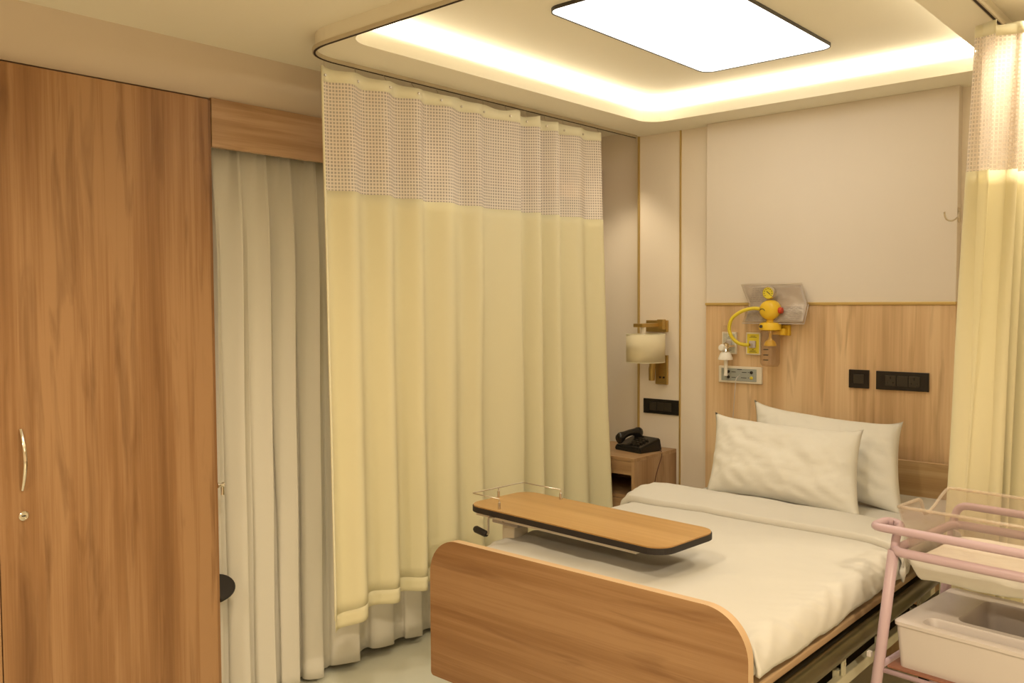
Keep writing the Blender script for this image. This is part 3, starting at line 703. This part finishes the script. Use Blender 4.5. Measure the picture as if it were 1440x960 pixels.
# folded-back band
def foldf(u, v):
    s = -1+2*u
    # v: 0 lower lip underside, then over the top to the head side
    yl = 2.835 + .05*sstep(-1, -.55, -s)*1.2 + .02*nz(s*2.2, 0, 5) - .01*s
    yh = 3.22+.02*nz(s*2.6, 3, 1) - .03*s
    if v < .16:
        k = v/.16; ang = PI*(1-k); R_ = .014
        y = yl - R_*math.sin(ang)*1.3; l = .010+R_*(1-math.cos(PI-ang))*.9 if False else -.004+.026*k
        y = yl - .004*math.sin(PI*k)
    else:
        k = (v-.16)/.84; y = yl+(yh-yl)*k
        l = .022+.016*math.sin(PI*min(1, k*1.1))*(1+.5*nz(s*3, k*3, 8)) - .038*sstep(.72, 1, k)
    side = sstep(.45, .95, -s)
    l += side*.010*math.sin(PI*min(max(v, 0), 1))
    p = duvet_pt(s, y, l, .012)
    return p
o = link('turned_back_fold', grid_surface(110, 50, foldf), LINEN, dv, True); solid(o, .008, -1)

# pillows
def pillow(name, label, c, rot, w=.64, h=.37, t=.15, seed=1, ears=.03, shear=0):
    def shell(side):
        def fn(u, v):
            a, b = 2*u-1, 2*v-1
            px = w/2*a*(1-.045*(1-b*b)*abs(a)**3) ; pz = h/2*b*(1-.10*(1-a*a)*abs(b)**3)
            px *= 1+ears*abs(b)**6*abs(a)**4; pz *= 1+ears*3.2*abs(a)**10*abs(b)**4
            th = t/2*((1-abs(a)**3.2)*(1-abs(b)**2.6))**.55
            th *= 1+.14*nz(a*2, b*2, seed)
            edge = (1-a*a)*(1-b*b)
            wr = .010*nz(a*5+b*2, b*3.2, seed+4)*min(1, edge*4) + .005*nz(a*11, b*9-a*5, seed+7)*min(1, edge*5)
            return Vector((px+shear*pz, side*(th+wr*(1 if th > .004 else 0)), pz))
        return fn
    bm = grid_surface(46, 34, shell(-1)); b2 = grid_surface(46, 34, shell(1))
    tmp = bpy.data.meshes.new('t'); b2.to_mesh(tmp); b2.free(); bm.from_mesh(tmp); bpy.data.meshes.remove(tmp)
    bmesh.ops.remove_doubles(bm, verts=bm.verts, dist=.0006)
    o = link(name, bm, PILLOW, None, True); o.location = c; o.rotation_euler = rot
    return tag(o, label, 'pillow')
pillow('pillow', 'white pillow leaning in front, nearest the foot of the bed', (-1.515, 3.350, .905), (math.radians(-33), math.radians(1.5), math.radians(-1)), w=.635, h=.35, t=.15, seed=2, shear=-.21, ears=.02)
pillow('pillow', 'white pillow leaning behind the front one, against the headboard', (-1.43, 3.56, .918), (math.radians(-30), math.radians(3.5), math.radians(-3)), w=.64, h=.36, t=.14, seed=11, shear=-.27)

# ================================================================ OVERBED TABLE
ot = thing('overbed_table', 'overbed table with a tan top, black edge and wire gallery rail across the bed', 'table', (-1.68, 2.245, 0), math.radians(-3.6))
ZT = .862
link('tabletop', prism(bmesh.new(), rrect(-.405, .405, -.147, .147, .06, 8), ZT, ZT+.004), WOODT, ot)
link('tabletop_edge', prism(bmesh.new(), rrect(-.408, .408, -.150, .150, .063, 8), ZT-.018, ZT-.0002), RUBBER, ot)['label'] = 'black rubber edging'
g = bx(-.38, .30, -.125, -.100, ZT-.034, ZT-.0185); box(g, -.38, .30, .10, .125, ZT-.034, ZT-.0185); box(g, -.36, -.335, -.1, .1, ZT-.034, ZT-.0185); box(g, .2, .225, -.1, .1, ZT-.034, ZT-.0185)
link('underframe', g, CREAMP, ot)
g = tube(bmesh.new(), smooth_path([(-.265, -.125, ZT+.038), (-.40, -.125, ZT+.038), (-.40, .125, ZT+.038), (-.215, .125, ZT+.038)], .012, 4), .0022, 6)
gal = link('gallery_rail', g, STEEL, ot, True)
for x, y in ((-.265, -.125), (-.398, .0), (-.215, .125)):
    link('rail_post', lathe(bmesh.new(), [(.0045, ZT+.004), (.0045, ZT+.026), (.002, ZT+.028), (.002, ZT+.038)], (x, y, 0), 'Z', 10), STEEL, ot, 'auto')
link('column', bx(-.345, -.285, -.035, .035, .09, ZT-.034, bev=.004), CREAMP, ot)
g = bx(-.375, -.250, -.055, .055, ZT-.072, ZT-.035, bev=.004)
link('column_head', g, WHITEP, ot)
link('column_bolt', lathe(bmesh.new(), [(.006, -.060), (.006, -.054)], (-.315, 0, ZT-.054), 'Y', 10), DARKM, ot)
g = tube(bmesh.new(), smooth_path([(-.285, -.12, ZT-.028), (-.308, -.135, ZT-.030), (-.308, -.135, ZT-.085), (-.318, -.135, ZT-.088)], .008, 3), .0035, 8)
ck = link('crank', g, STEEL, ot, True)
link('crank_grip', tube(bmesh.new(), [(-.315, -.135, ZT-.088), (-.325, -.135, ZT-.087), (-.368, -.135, ZT-.080), (-.375, -.135, ZT-.079)], [.008, .0115, .0125, .009], 12), RUBBER, ck, 'auto')
g = bx(-.35, -.27, -.30, .30, .055, .09, bev=.004); box(g, -.35, .35, -.30, -.25, .055, .09, bev=.004); box(g, -.35, .35, .25, .30, .055, .09, bev=.004)
link('base', g, CREAMP, ot)
for x, y in ((-.32, -.275), (-.32, .275), (.32, -.275), (.32, .275)):
    link('caster', lathe(bmesh.new(), [(.015, -.01), (.027, -.009), (.027, .009), (.015, .01)], (x, y, .0275), 'X', 18), RUBBER, ot, 'auto')

# ================================================================ BABY COT TROLLEY
RZ = math.radians(-6)
ct = thing('cot_trolley', 'mauve tubular trolley frame carrying the clear baby cot at the lower right', 'trolley', (-.771, 2.434, 0), RZ)
LX = .74
r1 = .0112
g = tube(bmesh.new(), smooth_path([(.0, -.02, .885), (-.004, .0, .925), (-.012, .055, .94), (-.052, .050, .945), (-.052, -.04, .945), (LX+.05, -.04, .945), (LX+.05, .05, .945), (LX+.012, .055, .94), (LX, -.02, .885)], .028), r1, 14)
link('handle_rail', g, MAUVE, ct, True)
g = tube(bmesh.new(), smooth_path([(.0, .37, .885), (.01, .385, .945), (LX-.01, .385, .945), (LX, .37, .885)], .03), r1, 14)
link('handle_rail', g, MAUVE, ct, True)
g = tube(bmesh.new(), [v for v in smooth_path([(.3, -.037, .887), (LX, -.037, .887), (LX, .38, .887), (0, .38, .887), (0, -.037, .887), (.3, -.037, .887)], .035)][:-1], r1+.001, 14, closed=True)
link('cradle_frame', g, MAUVE, ct, True)
for sx, x in ((-1, 0.002), (1, LX-.002)):
    for y, sy in ((-.03, -1), (.375, 1)):
        l = link('leg', tube(bmesh.new(), [(x, y, .887), (x+sx*.030, y+sy*.004, .60), (x+sx*.085, y+sy*.02, .10)], .0142, 14), MAUVE, ct, True)
        g = lathe(bmesh.new(), [(.02, -.012), (.045, -.01), (.046, 0), (.045, .01), (.02, .012)], (x+sx*.085, y+sy*.02, .046), 'X', 22)
        box(g, x+sx*.085-.016, x+sx*.085+.016, y+sy*.02-.012, y+sy*.02+.012, .085, .105)
        link('caster', g, RUBBER, l, 'auto')
for x in (-.04, LX+.04): link('shelf_rail', tube(bmesh.new(), [(x, -.034, .5555), (x, .379, .5555)], .009, 10), MAUVE, ct, True)
link('shelf', bx(-.012, LX+.012, -.028, .375, .5655, .572, bev=.001), mat('brown_shelf', (.25, .10, .06), .5), ct)
for y in (-.031, .376): link('shelf_rail', tube(bmesh.new(), [(-.035, y, .556), (LX+.035, y, .556)], .007, 8), MAUVE, ct, True)
link('shelf_clip', bx(-.062, -.050, -.045, -.030, .585, .60, bev=.002), WHITEP, ct)

tub = thing('cot_tub', 'clear acrylic baby cot tub sitting in the mauve trolley frame', 'baby cot', (-.771, 2.434, 0), RZ)
TB = .828
def rimz(x, y):
    return 1.0
def tubpt(u, v):
    """u around perimeter, v 0 top .. 1 bottom"""
    top = rrect(0, LX, 0, .345, .025, 6); b = rrect(.035, LX-.035, .035, .31, .03, 6)
    return None
top = []; bot = []
NL = 24
def side(o0, o1, i0, i1, n):
    for k in range(n): top.append(Vector(o0).lerp(Vector(o1), k/n)); bot.append(Vector(i0).lerp(Vector(i1), k/n))
ins = .035
side((0, 0, 1), (LX, 0, 1), (ins, ins, TB), (LX-ins, ins, TB), 30)
side((LX, 0, 1), (LX, .345, 1), (LX-ins, ins, TB), (LX-ins, .345-ins, TB), NL)
side((LX, .345, 1), (0, .345, 1), (LX-ins, .345-ins, TB), (ins, .345-ins, TB), 30)
side((0, .345, 1), (0, 0, 1), (ins, .345-ins, TB), (ins, ins, TB), NL)
for p in top:
    if p.x < .001 or p.x > LX-.001:
        y = p.y
        p.z = 1.0 - .048*sstep(.135, .175, y)*(1-1.0*sstep(.18, .345, y)) - 0
        if y > .344: p.z = 1.0
bm = bmesh.new(); T = [bm.verts.new(p) for p in top]; Mi = [bm.verts.new(a.lerp(b, .55)) for a, b in zip(top, bot)]; B = [bm.verts.new(p) for p in bot]; n = len(T)
for i in range(n):
    j = (i+1) % n
    bm.faces.new((T[i], T[j], Mi[j], Mi[i])); bm.faces.new((Mi[i], Mi[j], B[j], B[i]))
bm.faces.new(B)
tw = link('tub_shell', bm, ACRYL, tub, False); solid(tw, .004)
LIP = clear('acrylic_lip', (.97, .90, .78), 1.6, .12, .30)
link('rim_lip', tube(bmesh.new(), top, .0048, 8, closed=True), LIP, tub, True)
bm = bmesh.new()
def ringmark(cx, cz, r, y):
    return tube(bmesh.new(), [(cx+r*math.cos(a), y, cz+r*math.sin(a)) for a in [2*PI*k/16 for k in range(16)]], .0012, 5, closed=True)
lg = link('maker_mark', ringmark(.330, .935, .008, .3335), RED, tub)
g = bmesh.new()
for x0, x1, z in ((.300, .308, .939), (.310, .318, .939), (.301, .306, .932), (.311, .315, .932)): box(g, x0, x1, .333, .334, z-.0015, z+.0015)
link('maker_mark', g, INK, tub)
def padf(sgn):
    def fn(u, v):
        a, b = 2*u-1, 2*v-1
        x = ins+.008+(LX-2*ins-.016)*u; y = ins+.004+(.345-2*ins-.008)*v
        e = ((1-a**8)*(1-b**6))**.4 if abs(a) < 1 and abs(b) < 1 else 0
        return (x, y, .868 + sgn*.016*e + .003*nz(x*9, y*14, 3)*e)
    return fn
bm = grid_surface(40, 20, padf(1)); b2 = grid_surface(40, 20, padf(-1)); tmp = bpy.data.meshes.new('t'); b2.to_mesh(tmp); bm.from_mesh(tmp)
pad = tag(link('cot_mattress', bm, mottled('pad_fabric', (.74, .68, .60), (.78, .72, .64), 6, .8), None, True), 'thin pale mattress lying in the clear baby cot', 'mattress'); pad.location = (-.771, 2.434, 0); pad.rotation_euler = (0, 0, RZ)
# crumpled sheet hanging under the tub
def sling(u, v):
    a = 2*v-1; e = 2*u-1
    y = .1725 + (.1725-.016)*math.copysign(min(1, abs(a)*1.22)**.9, a) ; x = .018+(LX-.036)*u
    rise = sstep(.72, 1, abs(a)); rx = sstep(.9, 1, abs(e))
    z = .812 + .052*rise**1.2 + .035*rx
    w_ = .010*nz(x*9+a*3, a*3, 7)+.006*nz(x*22-a*8, a*6, 2)
    y += (-1 if a < 0 else 1)*(-.006+.004*math.sin(x*40+3*nz(x*7)))*rise + w_*.3
    return (x, y, min(z+w_*.8, .822+.06*max(rise, rx)))
sl = tag(link('cot_sheet', grid_surface(80, 40, sling), LINEN, None, True), 'crumpled white sheet slung beneath the clear cot tub', 'sheet'); sl.location = (-.771, 2.434, 0); sl.rotation_euler = (0, 0, RZ); solid(sl, .003)

# storage bin
sb = thing('storage_bin', 'white moulded plastic storage tray on the lower shelf of the mauve trolley', 'tray', (-.768, 2.437, .572), RZ)
bw, bd, bh = LX-.01, .385, .128
bm = bmesh.new(); o_ = rrect(0, bw, -.022, bd-.022, .018, 5)
def lp_(o, z): return [bm.verts.new((x, y, z)) for x, y in o]
def sh_(o, d): return [(x+(d if x < bw/2 else -d), y+(d if y < bd/2-.01 else -d)) for x, y in o]
def bridge(rs):
    for A, B_ in zip(rs, rs[1:]):
        for i in range(len(A)): j = (i+1) % len(A); bm.faces.new((A[i], A[j], B_[j], B_[i]))
outer = [lp_(sh_(o_, .008), 0), lp_(o_, bh-.016), lp_(sh_(o_, -.004), bh-.014), lp_(sh_(o_, -.004), bh-.005), lp_(sh_(o_, .002), bh)]
bridge(outer); bm.faces.new(outer[0])
loops = [outer[-1]]
for (x0, x1, y0, y1, r_, dp, sl_) in ((.060, bw-.06, -.006, .060, .022, .045, .012), (.115, bw-.115, .082, bd-.075, .028, .085, .012)):
    rec = [lp_(rrect(x0, x1, y0, y1, r_, 5), bh), lp_(rrect(x0+.004, x1-.004, y0+.004, y1-.004, r_*.9, 5), bh-.006), lp_(rrect(x0+sl_, x1-sl_, y0+sl_*.6, y1-sl_*.6, r_*.8, 5), bh-dp)]
    bridge(rec); bm.faces.new(rec[-1]); loops.append(rec[0])
es = []
for Lp in loops:
    for a, b in zip(Lp, Lp[1:]+Lp[:1]): es.append(bm.edges.get((a, b)))
bmesh.ops.triangle_fill(bm, use_beauty=True, use_dissolve=False, edges=es)
bmesh.ops.recalc_face_normals(bm, faces=bm.faces)
link('tray_body', bm, WHITEP, sb, 'auto')
g = bmesh.new()
for x, z in ((.300, .020), (.306, .020), (.303, .013), (.298, .010), (.308, .008)): box(g, x, x+.004, -.0225, -.0205, z, z+.004)
link('moulded_mark', g, mat('grey_mark', (.35, .30, .28), .6), sb)
